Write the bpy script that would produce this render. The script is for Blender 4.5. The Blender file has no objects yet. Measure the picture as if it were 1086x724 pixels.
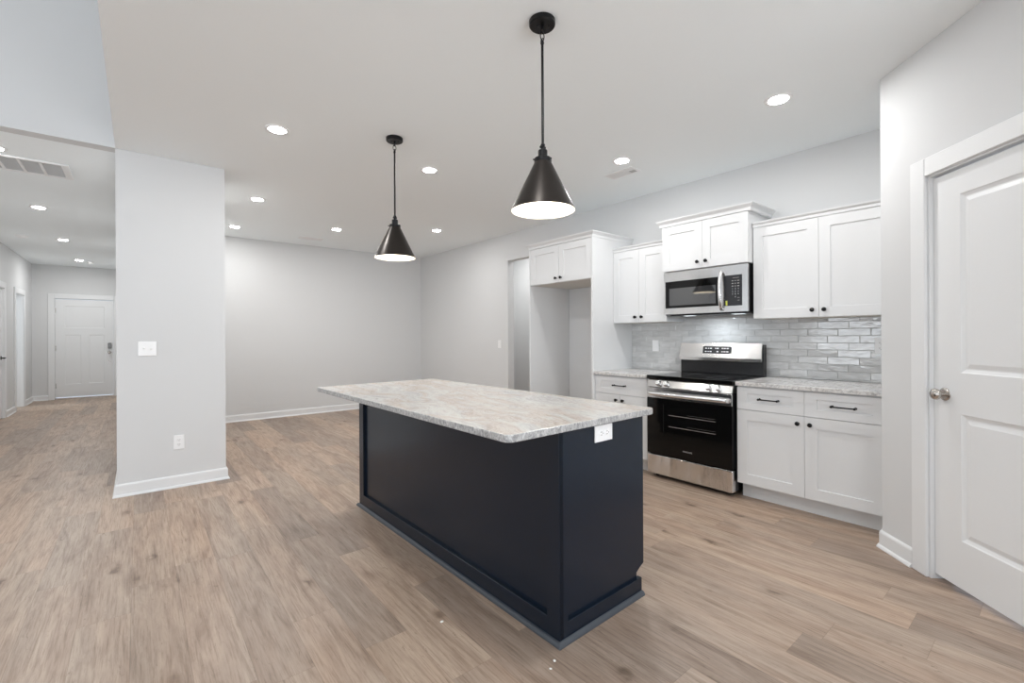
import bpy, bmesh, math, random
from mathutils import Matrix, Vector
random.seed(7)
scene = bpy.context.scene
COL = scene.collection
PI = math.pi

# ---------------------------------------------------------------- camera
CAM_F, CAM_A, CAM_ROLL = 483.744, 0.686, -0.0051
CAM_H = 1.2495
cam_data = bpy.data.cameras.new('camera')
cam = bpy.data.objects.new('camera', cam_data)
COL.objects.link(cam)
fw = Vector((math.sin(CAM_A), math.cos(CAM_A), 0))
rt = Vector((math.cos(CAM_A), -math.sin(CAM_A), 0))
up = Vector((0, 0, 1))
R_ = rt * math.cos(CAM_ROLL) + up * math.sin(CAM_ROLL)
U_ = up * math.cos(CAM_ROLL) - rt * math.sin(CAM_ROLL)
m = Matrix((R_, U_, -fw)).transposed().to_4x4()
m.translation = (0, 0, CAM_H)
cam.matrix_world = m
cam_data.sensor_width = 36
cam_data.lens = CAM_F / 1086 * 36
cam_data.shift_x = (543 - 542.59) / 1086
cam_data.shift_y = (356.38 - 362) / 1086
cam_data.clip_start = 0.02
scene.camera = cam

# ---------------------------------------------------------------- world, exposure, daylight
scene.view_settings.view_transform = 'Standard'
scene.view_settings.look = 'None'
scene.view_settings.exposure = 0.21
scene.view_settings.gamma = 1.0
scene.view_settings.use_curve_mapping = False
try:
    scene.cycles.use_denoising = True
    scene.cycles.max_bounces = 10
    scene.cycles.diffuse_bounces = 7
    scene.cycles.glossy_bounces = 5
    scene.cycles.sample_clamp_indirect = 6
    scene.cycles.caustics_reflective = False
    scene.cycles.caustics_refractive = False
except Exception:
    pass
world = bpy.data.worlds.new('world')
scene.world = world
world.use_nodes = True
bg = world.node_tree.nodes['Background']
bg.inputs[0].default_value = (0.75, 0.86, 1.0, 1)
bg.inputs[1].default_value = 1.0


def window_light(name, loc, rot, sx, sy, power, col=(0.90, 0.95, 1.0)):
    ld = bpy.data.lights.new(name, 'AREA')
    ld.shape = 'RECTANGLE'
    ld.size, ld.size_y = sx, sy
    ld.energy = power
    ld.color = col
    o = bpy.data.objects.new(name, ld)
    o.location = loc
    o.rotation_euler = rot
    COL.objects.link(o)
    return o


# daylight entering through the windows behind the camera and in the living room
TILT = math.radians(90 + 30)   # daylight off the bright ground outside comes in slightly upward
window_light('daylight_front', (0.9, -3.46, 1.45), (TILT, 0, 0), 2.5, 1.6, 115)
window_light('daylight_front_living', (-3.0, -3.46, 1.6), (TILT, 0, 0), 3.2, 2.0, 85)
window_light('daylight_left', (-5.86, -0.2, 1.55), (TILT, 0, math.radians(-90)), 2.6, 1.9, 62)
window_light('daylight_left_far', (-5.86, 3.45, 1.45), (TILT, 0, math.radians(-90)), 2.0, 1.6, 50)
window_light('daylight_bedroom', (-3.55, 11.9, 1.5), (math.radians(90), 0, math.radians(-90)), 1.2, 1.3, 30, (0.88, 0.95, 1.0))

# ---------------------------------------------------------------- sizes shared by everything
H = 2.743
XK = 4.178      # kitchen wall
YB = 7.837      # dining wall
YC = 4.742      # face of the wall end beside the hall
XD = 3.554      # base door fronts
XU = 3.853      # wall cabinet door fronts
ZC = 0.895      # counter height
YR = 0.697      # short return wall
DV = (0.6947, 0.7193)  # direction of the diagonal wall
CD = (3.375, 0.697)


# ---------------------------------------------------------------- material helpers
class NT:
    def __init__(s, name):
        s.m = bpy.data.materials.new(name)
        s.m.use_nodes = True
        s.t = s.m.node_tree
        s.b = s.t.nodes['Principled BSDF']

    def n(s, typ, **kw):
        nd = s.t.nodes.new(typ)
        for k, v in kw.items():
            if k.startswith('i_'):
                key = k[2:]
                nd.inputs[int(key) if key.isdigit() else key.replace('_', ' ')].default_value = v
            else:
                setattr(nd, k, v)
        return nd

    def l(s, a, b):
        s.t.links.new(a, b)

    def math(s, op, a, b=None, c=None):
        nd = s.t.nodes.new('ShaderNodeMath')
        nd.operation = op
        for i, v in enumerate((a, b, c)):
            if v is None:
                continue
            if isinstance(v, (int, float)):
                nd.inputs[i].default_value = v
            else:
                s.l(v, nd.inputs[i])
        return nd.outputs[0]

    def ramp(s, fac, stops, interp='LINEAR'):
        nd = s.t.nodes.new('ShaderNodeValToRGB')
        nd.color_ramp.interpolation = interp
        el = nd.color_ramp.elements
        while len(el) < len(stops):
            el.new(0.5)
        for e, (p, c) in zip(el, stops):
            e.position = p
            e.color = (*c, 1) if len(c) == 3 else c
        s.l(fac, nd.inputs[0])
        return nd.outputs[0]

    def mix(s, fac, a, b, mode='MIX'):
        nd = s.t.nodes.new('ShaderNodeMix')
        nd.data_type = 'RGBA'
        nd.blend_type = mode
        for i, v in ((0, fac), (6, a), (7, b)):
            if isinstance(v, (int, float)):
                nd.inputs[i].default_value = v
            elif isinstance(v, tuple):
                nd.inputs[i].default_value = (*v, 1)
            else:
                s.l(v, nd.inputs[i])
        return nd.outputs[2]

    def set(s, **kw):
        for k, v in kw.items():
            k = k.replace('_', ' ')
            if isinstance(v, tuple):
                v = (*v, 1) if len(v) == 3 else v
                s.b.inputs[k].default_value = v
            elif isinstance(v, (int, float)):
                s.b.inputs[k].default_value = v
            else:
                s.l(v, s.b.inputs[k])

    def bump(s, h, strength=0.1, dist=0.01):
        nd = s.t.nodes.new('ShaderNodeBump')
        nd.inputs['Strength'].default_value = strength
        nd.inputs['Distance'].default_value = dist
        s.l(h, nd.inputs['Height'])
        s.l(nd.outputs[0], s.b.inputs['Normal'])


def noise(t, vec, scale, detail=3, rough=0.5, dist=0.0):
    nd = t.n('ShaderNodeTexNoise')
    nd.inputs['Scale'].default_value = scale
    nd.inputs['Detail'].default_value = detail
    nd.inputs['Roughness'].default_value = rough
    nd.inputs['Distortion'].default_value = dist
    if vec is not None:
        t.l(vec, nd.inputs['Vector'])
    return nd.outputs[0]


def mapping(t, vec, scale=(1, 1, 1), rot=(0, 0, 0), loc=(0, 0, 0)):
    nd = t.n('ShaderNodeMapping')
    nd.inputs['Scale'].default_value = scale
    nd.inputs['Rotation'].default_value = rot
    nd.inputs['Location'].default_value = loc
    t.l(vec, nd.inputs['Vector'])
    return nd.outputs[0]


def plain(name, col, rough=0.5, metal=0.0, grain=0.0, gscale=200, **kw):
    """one paint or finish; a faint procedural grain keeps it from being perfectly flat"""
    t = NT(name)
    tc = t.n('ShaderNodeTexCoord').outputs['Object']
    g = noise(t, tc, gscale, 2)
    c2 = tuple(x * 0.97 for x in col)
    t.set(Base_Color=t.mix(g, c2, col), Roughness=rough, Metallic=metal)
    if grain:
        t.bump(g, grain, 0.002)
    for k, v in kw.items():
        t.b.inputs[k.replace('_', ' ')].default_value = v
    return t.m


def emit(name, col, strength):
    t = NT(name)
    t.set(Base_Color=(0.9, 0.9, 0.9), Emission_Color=col, Emission_Strength=strength)
    return t.m


def steel(name, col=(0.74, 0.735, 0.73), rough=0.17, axis=0, wav=1.0):
    t = NT(name)
    tc = t.n('ShaderNodeTexCoord').outputs['Object']
    sc = [4, 4, 4]
    for i in range(3):
        if i != axis:
            sc[i] = 350
    g = noise(t, mapping(t, tc, tuple(sc)), 1.0, 2)
    t.set(Base_Color=col, Metallic=1.0)
    r = t.n('ShaderNodeMapRange')
    r.inputs['To Min'].default_value = rough - 0.02
    r.inputs['To Max'].default_value = rough + 0.03
    t.l(g, r.inputs[0])
    t.set(Roughness=r.outputs[0])
    w = noise(t, mapping(t, tc, (7, 7, 2.0)), 1.0, 1)
    h = t.math('ADD', t.math('MULTIPLY', g, 0.02), t.math('MULTIPLY', w, 1.0))
    t.bump(h, 1.0, 0.0022 * wav)
    return t.m


M = {}
M['wall'] = plain('wall_paint', (0.670, 0.675, 0.678), 0.75, grain=0.10, gscale=260)
M['ceiling'] = plain('ceiling_paint', (0.915, 0.955, 0.97), 0.9, grain=0.10, gscale=220)
M['trim'] = plain('trim_paint', (0.77, 0.778, 0.783), 0.38)
M['cab'] = plain('cabinet_paint', (0.735, 0.741, 0.745), 0.36)
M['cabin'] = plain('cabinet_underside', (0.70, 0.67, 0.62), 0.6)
M['gap'] = plain('shadow_gap', (0.30, 0.30, 0.30), 0.8)
M['navy'] = plain('island_paint', (0.0036, 0.0096, 0.0200), 0.26, grain=0.05, gscale=90, Specular_IOR_Level=0.42)
M['black'] = plain('black_metal', (0.012, 0.012, 0.013), 0.35, 0.6)
M['shade_out'] = plain('shade_bronze', (0.035, 0.030, 0.027), 0.33, 0.7)
M['shade_in'] = plain('shade_white_enamel', (0.90, 0.87, 0.80), 0.5)
M['steel'] = steel('brushed_steel')
M['steel_v'] = steel('polished_steel', (0.76, 0.75, 0.74), 0.12, 2, 26.0)
M['chrome'] = plain('bright_steel', (0.80, 0.80, 0.80), 0.26, 1.0)
M['nickel'] = plain('satin_nickel', (0.55, 0.52, 0.49), 0.22, 1.0)
M['glass_black'] = plain('black_glass', (0.004, 0.004, 0.004), 0.06)
M['glass_black'].node_tree.nodes['Principled BSDF'].inputs['IOR'].default_value = 1.36
M['glass_grey'] = plain('tinted_microwave_glass', (0.035, 0.036, 0.038), 0.03, IOR=2.1)
M['enamel'] = plain('black_enamel', (0.010, 0.010, 0.011), 0.25)
M['panelblack'] = plain('dark_control_panel', (0.02, 0.021, 0.024), 0.22)
M['plate'] = plain('white_plastic', (0.88, 0.88, 0.88), 0.35)
M['slot'] = plain('dark_slot', (0.05, 0.05, 0.05), 0.6)
M['ink'] = plain('white_ink', (0.75, 0.76, 0.78), 0.5)
M['greyink'] = plain('grey_ink', (0.42, 0.41, 0.40), 0.5)
M['yellow'] = plain('yellow_sticker', (0.65, 0.68, 0.10), 0.5)
M['grille'] = plain('grille_white', (0.84, 0.84, 0.84), 0.5)
M['filter'] = plain('grille_filter_grey', (0.47, 0.47, 0.47), 0.8)
M['lamp'] = emit('downlight_lens', (1, 0.99, 0.97), 45)
M['bulb'] = emit('pendant_bulb', (1, 0.93, 0.80), 12)
M['tasklamp'] = emit('task_lamp_lens', (0.85, 0.93, 1.0), 1.3)
M['ring'] = plain('burner_ring', (0.10, 0.10, 0.105), 0.25)
M['rack'] = plain('oven_rack', (0.50, 0.48, 0.46), 0.3, 1.0)
M['plaster'] = plain('plaster_chip', (0.85, 0.85, 0.83), 0.8)
M['daylight'] = plain('window_glass', (0.8, 0.9, 1.0), 0.05)


def make_glass():
    t = NT('clear_glass')
    t.set(Base_Color=(1, 1, 1), Roughness=0.0, Transmission_Weight=1.0, IOR=1.05)
    return t.m


M['clear'] = make_glass()


def make_floor():
    t = NT('oak_vinyl_plank')
    co = t.n('ShaderNodeTexCoord').outputs['Object']
    sp = t.n('ShaderNodeSeparateXYZ')
    t.l(co, sp.inputs[0])
    x, y = sp.outputs[0], sp.outputs[1]
    W, L = 0.182, 1.22
    u = t.math('DIVIDE', t.math('ADD', x, 20.05), W)
    row = t.math('FLOOR', u)
    wn = t.n('ShaderNodeTexWhiteNoise', noise_dimensions='1D')
    t.l(row, wn.inputs['W'])
    v = t.math('ADD', t.math('DIVIDE', t.math('ADD', y, 20), L), wn.outputs['Value'])
    colm = t.math('FLOOR', v)
    cid = t.n('ShaderNodeCombineXYZ')
    t.l(row, cid.inputs[0]); t.l(colm, cid.inputs[1])
    wn2 = t.n('ShaderNodeTexWhiteNoise', noise_dimensions='2D')
    t.l(cid.outputs[0], wn2.inputs['Vector'])
    rnd = wn2.outputs['Value']
    rs = t.n('ShaderNodeSeparateColor')
    t.l(wn2.outputs['Color'], rs.inputs[0])
    # coordinates shifted per plank
    off = t.n('ShaderNodeCombineXYZ')
    t.l(t.math('MULTIPLY', rs.outputs[0], 37.0), off.inputs[0])
    t.l(t.math('MULTIPLY', rs.outputs[1], 53.0), off.inputs[1])
    t.l(t.math('MULTIPLY', rs.outputs[2], 11.0), off.inputs[2])
    add = t.n('ShaderNodeVectorMath', operation='ADD')
    t.l(co, add.inputs[0]); t.l(off.outputs[0], add.inputs[1])
    pc = add.outputs[0]
    fine = noise(t, mapping(t, pc, (150, 5.5, 1)), 1.0, 4, 0.65, 0.4)
    broad = noise(t, mapping(t, pc, (13, 1.5, 1)), 1.0, 4, 0.6, 1.4)
    cath = noise(t, mapping(t, pc, (26, 2.2, 1)), 1.0, 2, 0.5, 2.2)
    wav = t.math('ABSOLUTE', t.math('SUBTRACT', t.math('FRACT', t.math('MULTIPLY', cath, 7.0)), 0.5))
    base = t.ramp(broad, [(0.28, (0.262, 0.192, 0.144)), (0.46, (0.365, 0.283, 0.221)), (0.60, (0.425, 0.337, 0.267)), (0.80, (0.48, 0.391, 0.316))])
    tint = t.ramp(rnd, [(0.0, (0.70, 0.69, 0.70)), (0.25, (0.93, 0.92, 0.92)), (0.5, (1.03, 1.0, 0.98)), (0.8, (1.10, 1.06, 1.02)), (1.0, (0.84, 0.85, 0.88))])
    c = t.mix(1.0, base, tint, 'MULTIPLY')
    streak = t.ramp(fine, [(0.34, (0.66, 0.62, 0.59)), (0.5, (1.0, 1.0, 1.0)), (0.7, (1.07, 1.07, 1.07))])
    c = t.mix(0.75, c, streak, 'MULTIPLY')
    cw = t.ramp(wav, [(0.0, (0.84, 0.82, 0.80)), (0.16, (1.0, 1.0, 1.0))])
    c = t.mix(0.5, c, cw, 'MULTIPLY')
    red = t.ramp(noise(t, mapping(t, pc, (5, 0.9, 1)), 1.0, 2), [(0.40, (1, 1, 1)), (0.66, (1.06, 0.97, 0.92))])
    c = t.mix(0.6, c, red, 'MULTIPLY')
    # knots and cracks, longer across the grain than the streaks
    kd = noise(t, mapping(t, pc, (11, 9, 1)), 1.0, 3, 0.6)
    addk = t.n('ShaderNodeVectorMath', operation='MULTIPLY_ADD')
    cmb = t.n('ShaderNodeCombineXYZ')
    t.l(kd, cmb.inputs[0]); t.l(kd, cmb.inputs[1])
    t.l(cmb.outputs[0], addk.inputs[0]); addk.inputs[1].default_value = (0.10, 0.10, 0); t.l(pc, addk.inputs[2])
    vor = t.n('ShaderNodeTexVoronoi', feature='F1')
    vor.inputs['Scale'].default_value = 1.0
    t.l(mapping(t, addk.outputs[0], (5.2, 2.4, 1)), vor.inputs['Vector'])
    kn = t.ramp(vor.outputs['Distance'], [(0.0, (0.30, 0.25, 0.22)), (0.06, (0.42, 0.37, 0.33)), (0.13, (0.84, 0.82, 0.80)), (0.24, (1, 1, 1))])
    sel = t.ramp(noise(t, mapping(t, pc, (0.9, 0.9, 1)), 1.0, 1), [(0.36, (0, 0, 0)), (0.44, (1, 1, 1))])
    c = t.mix(t.math('MULTIPLY', sel, 0.9), c, t.mix(1.0, c, kn, 'MULTIPLY'))
    crk = noise(t, mapping(t, pc, (34, 7, 1)), 1.0, 5, 0.75, 1.8)
    ck = t.ramp(crk, [(0.30, (0.45, 0.40, 0.36)), (0.38, (1, 1, 1))])
    c = t.mix(0.8, c, ck, 'MULTIPLY')
    # seams
    fu = t.math('FRACT', u)
    fv = t.math('FRACT', v)
    su = t.math('MULTIPLY', t.math('MINIMUM', fu, t.math('SUBTRACT', 1.0, fu)), W)
    sv = t.math('MULTIPLY', t.math('MINIMUM', fv, t.math('SUBTRACT', 1.0, fv)), L)
    s = t.math('MINIMUM', su, sv)
    seam = t.ramp(t.math('MULTIPLY', s, 100.0), [(0.0, (0.55, 0.52, 0.50)), (0.14, (1, 1, 1))])
    c = t.mix(0.75, c, seam, 'MULTIPLY')
    t.set(Base_Color=c)
    r = t.ramp(fine, [(0.3, (0.46,) * 3), (0.7, (0.36,) * 3)])
    t.set(Roughness=r)
    h = t.math('ADD', t.math('MULTIPLY', fine, 0.25), t.math('MINIMUM', t.math('MULTIPLY', s, 400.0), 1.0))
    t.bump(h, 0.25, 0.0015)
    return t.m


M['floor'] = make_floor()


def make_granite(name, warm, vein_rot, edge=False):
    t = NT(name)
    co = t.n('ShaderNodeTexCoord').outputs['Object']
    warp = noise(t, co, 2.2, 3, 0.5)
    cmb = t.n('ShaderNodeCombineXYZ')
    for i in range(3):
        t.l(warp, cmb.inputs[i])
    wv = t.n('ShaderNodeVectorMath', operation='MULTIPLY_ADD')
    t.l(cmb.outputs[0], wv.inputs[0]); wv.inputs[1].default_value = (0.35, 0.5, 0.2); t.l(co, wv.inputs[2])
    p = mapping(t, wv.outputs[0], (1, 1, 1), (0, 0, vein_rot))
    big = noise(t, mapping(t, p, (4.2, 1.3, 4)), 1.0, 4, 0.55, 0.8)
    mid = noise(t, mapping(t, p, (22, 6, 18)), 1.0, 6, 0.7, 1.2)
    fine = noise(t, mapping(t, p, (120, 60, 120)), 1.0, 4, 0.7)
    speck = noise(t, mapping(t, p, (220, 150, 220)), 1.0, 2, 0.6)
    white = (0.61, 0.60, 0.585) if warm else (0.72, 0.715, 0.71)
    cream = (0.56, 0.50, 0.45) if warm else (0.64, 0.62, 0.60)
    grey = (0.42, 0.40, 0.39)
    c = t.ramp(big, [(0.30, (0.47, 0.46, 0.455)), (0.40, white), (0.52, cream), (0.62, white), (0.74, cream)])
    gm = t.ramp(mid, [(0.30, (0.72, 0.71, 0.71)), (0.45, (0.95, 0.945, 0.94)), (0.60, (1.03, 1.03, 1.03))])
    c = t.mix(0.8, c, gm, 'MULTIPLY')
    fm = t.ramp(fine, [(0.32, (0.84, 0.84, 0.84)), (0.5, (1, 1, 1)), (0.68, (1.06, 1.06, 1.06))])
    c = t.mix(0.75, c, fm, 'MULTIPLY')
    vn = noise(t, mapping(t, p, (7, 2.2, 6)), 1.0, 5, 0.65, 2.0)
    va = t.math('ABSOLUTE', t.math('SUBTRACT', vn, 0.5))
    vm = t.ramp(va, [(0.0, (0.50, 0.49, 0.50)), (0.018, (0.80, 0.79, 0.79)), (0.05, (1, 1, 1))])
    c = t.mix(0.35 if warm else 0.85, c, vm, 'MULTIPLY')
    sm = t.ramp(speck, [(0.24, (0.45, 0.44, 0.44)), (0.33, (1, 1, 1))])
    c = t.mix(0.8, c, sm, 'MULTIPLY')
    if edge:
        ed = noise(t, mapping(t, co, (70, 70, 45)), 1.0, 5, 0.75, 1.0)
        c = t.ramp(ed, [(0.30, (0.14, 0.14, 0.145)), (0.44, (0.30, 0.30, 0.30)), (0.54, (0.46, 0.455, 0.45)), (0.68, (0.66, 0.655, 0.645))])
        t.bump(ed, 0.6, 0.004)
        t.set(Base_Color=c, Roughness=0.45)
    else:
        t.set(Base_Color=c, Roughness=0.22)
    return t.m


M['granite_island'] = make_granite('island_granite', True, 0.15)
M['granite_edge'] = make_granite('granite_chiselled_edge', True, 0.0, True)
M['granite_wall'] = make_granite('counter_granite', False, 0.1)


def make_tile():
    t = NT('glazed_grey_tile')
    geo = t.n('ShaderNodeNewGeometry')
    rnd = geo.outputs['Random Per Island']
    co = t.n('ShaderNodeTexCoord').outputs['Object']
    c = t.ramp(rnd, [(0.0, (0.56, 0.56, 0.555)), (0.5, (0.60, 0.60, 0.595)), (1.0, (0.66, 0.66, 0.655))])
    n1 = noise(t, mapping(t, co, (9, 9, 30)), 1.0, 3, 0.55, 0.6)
    cm = t.ramp(n1, [(0.3, (0.84, 0.84, 0.835)), (0.7, (1.08, 1.08, 1.08))])
    c = t.mix(0.9, c, cm, 'MULTIPLY')
    t.set(Base_Color=c, Roughness=0.09, IOR=1.7)
    b = noise(t, mapping(t, co, (16, 16, 34)), 1.0, 2, 0.5, 0.3)
    t.bump(b, 0.55, 0.004)
    return t.m


M['tile'] = make_tile()
M['grout'] = plain('grey_grout', (0.56, 0.56, 0.555), 0.8)


# ---------------------------------------------------------------- mesh helpers
class MB:
    """collects shapes and links them as ONE mesh object"""

    def __init__(s):
        s.bm = bmesh.new()
        s.mi = 0

    def _fin(s, faces):
        for f in faces:
            f.material_index = s.mi

    def box(s, x0, x1, y0, y1, z0, z1, bev=0.0, seg=1):
        b = bmesh.new()
        vs = [b.verts.new((x, y, z)) for x in (x0, x1) for y in (y0, y1) for z in (z0, z1)]
        for q in ((0, 1, 3, 2), (4, 6, 7, 5), (0, 4, 5, 1), (2, 3, 7, 6), (0, 2, 6, 4), (1, 5, 7, 3)):
            b.faces.new([vs[i] for i in q])
        bmesh.ops.recalc_face_normals(b, faces=b.faces)
        if bev:
            bmesh.ops.bevel(b, geom=list(b.edges), offset=bev, segments=seg, affect='EDGES', profile=0.5)
        s._merge(b)
        return s

    def _merge(s, b, smooth=False):
        mp = {}
        for v in b.verts:
            mp[v] = s.bm.verts.new(v.co)
        for f in b.faces:
            try:
                nf = s.bm.faces.new([mp[v] for v in f.verts])
                nf.material_index = s.mi
                nf.smooth = smooth or f.smooth
            except ValueError:
                pass
        b.free()

    def quad(s, *pts):
        f = s.bm.faces.new([s.bm.verts.new(p) for p in pts])
        f.material_index = s.mi
        return f

    def lathe(s, prof, c=(0, 0, 0), axis='Z', n=32, smooth=True, sx=1.0, sy=1.0, sharp=True):
        """prof: (radius, height) pairs along the axis; each pair of rings keeps its own vertices (hard edges) if sharp"""
        def P(r, h, a):
            u, v = r * math.cos(a) * sx, r * math.sin(a) * sy
            if axis == 'Z':
                q = (u, v, h)
            elif axis == 'Y':
                q = (u, h, v)
            else:
                q = (h, u, v)
            return (q[0] + c[0], q[1] + c[1], q[2] + c[2])
        rings = []
        for r, h in prof:
            rings.append([P(r, h, 2 * PI * i / n) for i in range(n)] if r > 1e-6 else [P(0, h, 0)])
        vr = None
        for k in range(len(prof) - 1):
            A = vr if (vr and not sharp) else [s.bm.verts.new(p) for p in rings[k]]
            B = [s.bm.verts.new(p) for p in rings[k + 1]]
            for i in range(n):
                j = (i + 1) % n
                if len(A) == 1 and len(B) == 1:
                    continue
                if len(A) == 1:
                    q = [A[0], B[j], B[i]]
                elif len(B) == 1:
                    q = [A[i], A[j], B[0]]
                else:
                    q = [A[i], A[j], B[j], B[i]]
                f = s.bm.faces.new(q)
                f.material_index = s.mi
                f.smooth = smooth
            vr = B
        return s

    def cyl(s, p0, p1, r, n=16, r1=None, caps=True, smooth=True):
        p0, p1 = Vector(p0), Vector(p1)
        d = (p1 - p0)
        L = d.length
        q = d.to_track_quat('Z', 'Y')
        r1 = r if r1 is None else r1
        ring = lambda rr, h: [s.bm.verts.new(p0 + q @ Vector((rr * math.cos(2 * PI * i / n), rr * math.sin(2 * PI * i / n), h))) for i in range(n)]
        A, B = ring(r, 0), ring(r1, L)
        for i in range(n):
            j = (i + 1) % n
            f = s.bm.faces.new([A[i], A[j], B[j], B[i]])
            f.smooth = smooth
            f.material_index = s.mi
        if caps:
            for rr, h, fl in ((r, 0, True), (r1, L, False)):
                C = ring(rr, h)
                f = s.bm.faces.new(C[::-1] if fl else C)
                f.material_index = s.mi
        return s

    def sphere(s, c, r, sx=1, sy=1, sz=1, n=20, m_=12):
        b = bmesh.new()
        bmesh.ops.create_uvsphere(b, u_segments=n, v_segments=m_, radius=r)
        for v in b.verts:
            v.co = Vector((v.co.x * sx + c[0], v.co.y * sy + c[1], v.co.z * sz + c[2]))
        s._merge(b, True)
        return s

    def torus(s, c, R, r, plane='XZ', n=20, k=8, sx=1, sy=1):
        rows = []
        for i in range(n):
            a = 2 * PI * i / n
            row = []
            for j in range(k):
                b_ = 2 * PI * j / k
                rr = R + r * math.cos(b_)
                u, v, w = rr * math.cos(a) * sx, rr * math.sin(a) * sy, r * math.sin(b_)
                q = {'XZ': (u, w, v), 'YZ': (w, u, v), 'XY': (u, v, w)}[plane]
                row.append(s.bm.verts.new((q[0] + c[0], q[1] + c[1], q[2] + c[2])))
            rows.append(row)
        for i in range(n):
            for j in range(k):
                f = s.bm.faces.new([rows[i][j], rows[(i + 1) % n][j], rows[(i + 1) % n][(j + 1) % k], rows[i][(j + 1) % k]])
                f.smooth = True
                f.material_index = s.mi
        return s

    def tube(s, pts, r, n=10, flat=1.0):
        """swept round bar through points"""
        pts = [Vector(p) for p in pts]
        rows = []
        for i, p in enumerate(pts):
            d = (pts[min(i + 1, len(pts) - 1)] - pts[max(i - 1, 0)]).normalized()
            q = d.to_track_quat('Z', 'Y')
            rows.append([s.bm.verts.new(p + q @ Vector((r * math.cos(2 * PI * k / n), r * flat * math.sin(2 * PI * k / n), 0))) for k in range(n)])
        for a, b in zip(rows, rows[1:]):
            for k in range(n):
                f = s.bm.faces.new([a[k], a[(k + 1) % n], b[(k + 1) % n], b[k]])
                f.smooth = True
                f.material_index = s.mi
        for row, fl in ((rows[0], True), (rows[-1], False)):
            f = s.bm.faces.new(row[::-1] if fl else row)
            f.material_index = s.mi
        return s

    def sweep(s, path, prof, close_ends=True):
        """profile (offset to the left of travel, z) swept along a 2D path with mitred corners"""
        n = len(path)
        rows = []
        for i in range(n):
            def nrm(a, b):
                d = Vector((b[0] - a[0], b[1] - a[1])).normalized()
                return Vector((-d.y, d.x))
            if i == 0:
                mt = nrm(path[0], path[1])
            elif i == n - 1:
                mt = nrm(path[-2], path[-1])
            else:
                n1, n2 = nrm(path[i - 1], path[i]), nrm(path[i], path[i + 1])
                mt = (n1 + n2)
                mt = mt / max(mt.length_squared, 1e-6) * 2
            rows.append([s.bm.verts.new((path[i][0] + mt.x * o, path[i][1] + mt.y * o, z)) for o, z in prof])
        for a, b in zip(rows, rows[1:]):
            for k in range(len(prof) - 1):
                f = s.bm.faces.new([a[k], a[k + 1], b[k + 1], b[k]])
                f.material_index = s.mi
        if close_ends:
            for row in (rows[0], rows[-1]):
                f = s.bm.faces.new(row)
                f.material_index = s.mi
        return s

    def loft(s, x0, x1, y0, y1, steps, sf=1.0):
        """crown: rectangles growing to the left, right and front (-y) only; steps = (offset, z)"""
        rows = []
        for o, z in steps:
            rows.append([s.bm.verts.new(p) for p in ((x0 - o * sf, y1, z), (x0 - o * sf, y0 - o, z), (x1 + o * sf, y0 - o, z), (x1 + o * sf, y1, z))])
        for a, b in zip(rows, rows[1:]):
            for k in range(4):
                j = (k + 1) % 4
                f = s.bm.faces.new([a[k], a[j], b[j], b[k]])
                f.material_index = s.mi
        for r in (rows[0], rows[-1]):
            f = s.bm.faces.new(r)
            f.material_index = s.mi
        return s

    def slab(s, w, h, t, panels, prof, x0=0.0, z0=0.0, y0=0.0):
        """a door or drawer front: front face at y0 with recessed panels; prof = (inset, depth) rings"""
        xs = sorted({0.0, w, *[p[0] for p in panels], *[p[1] for p in panels]})
        zs = sorted({0.0, h, *[p[2] for p in panels], *[p[3] for p in panels]})
        b = bmesh.new()
        V = {}
        def v(x, y, z):
            k = (round(x, 5), round(y, 5), round(z, 5))
            if k not in V:
                V[k] = b.verts.new((x + x0, y + y0, z + z0))
            return V[k]
        for i in range(len(xs) - 1):
            for j in range(len(zs) - 1):
                cx, cz = (xs[i] + xs[i + 1]) / 2, (zs[j] + zs[j + 1]) / 2
                if any(p[0] < cx < p[1] and p[2] < cz < p[3] for p in panels):
                    continue
                b.faces.new([v(xs[i], 0, zs[j]), v(xs[i + 1], 0, zs[j]), v(xs[i + 1], 0, zs[j + 1]), v(xs[i], 0, zs[j + 1])])
        for p in panels:
            prev = None
            for ins, dep in prof:
                a, c_, d, e = p[0] + ins, p[1] - ins, p[2] + ins, p[3] - ins
                ring = [b.verts.new((q[0] + x0, dep + y0, q[1] + z0)) for q in ((a, d), (c_, d), (c_, e), (a, e))]
                if prev:
                    for k in range(4):
                        b.faces.new([prev[k], prev[(k + 1) % 4], ring[(k + 1) % 4], ring[k]])
                prev = ring
            b.faces.new(prev)
        # sides and back
        A = [(0, 0), (w, 0), (w, h), (0, h)]
        F = [b.verts.new((x + x0, y0, z + z0)) for x, z in A]
        K = [b.verts.new((x + x0, y0 + t, z + z0)) for x, z in A]
        for k in range(4):
            j = (k + 1) % 4
            b.faces.new([F[j], F[k], K[k], K[j]])
        b.faces.new(K[::-1])
        s._merge(b)
        return s

    def build(s, name, mats, parent=None, loc=None, rz=0.0, **props):
        me = bpy.data.meshes.new(name)
        bmesh.ops.remove_doubles(s.bm, verts=[v for v in s.bm.verts if not any(f.smooth for f in v.link_faces)], dist=1e-5)
        if not props.pop('keepn', False):
            bmesh.ops.recalc_face_normals(s.bm, faces=s.bm.faces)
        s.bm.to_mesh(me)
        s.bm.free()
        if not isinstance(mats, (list, tuple)):
            mats = [mats]
        for q in mats:
            me.materials.append(q)
        o = bpy.data.objects.new(name, me)
        COL.objects.link(o)
        if parent is not None:
            o.parent = parent
        if loc is not None:
            o.location = loc
        o.rotation_euler = (0, 0, rz)
        for k, v in props.items():
            o[k] = v
        return o


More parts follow.
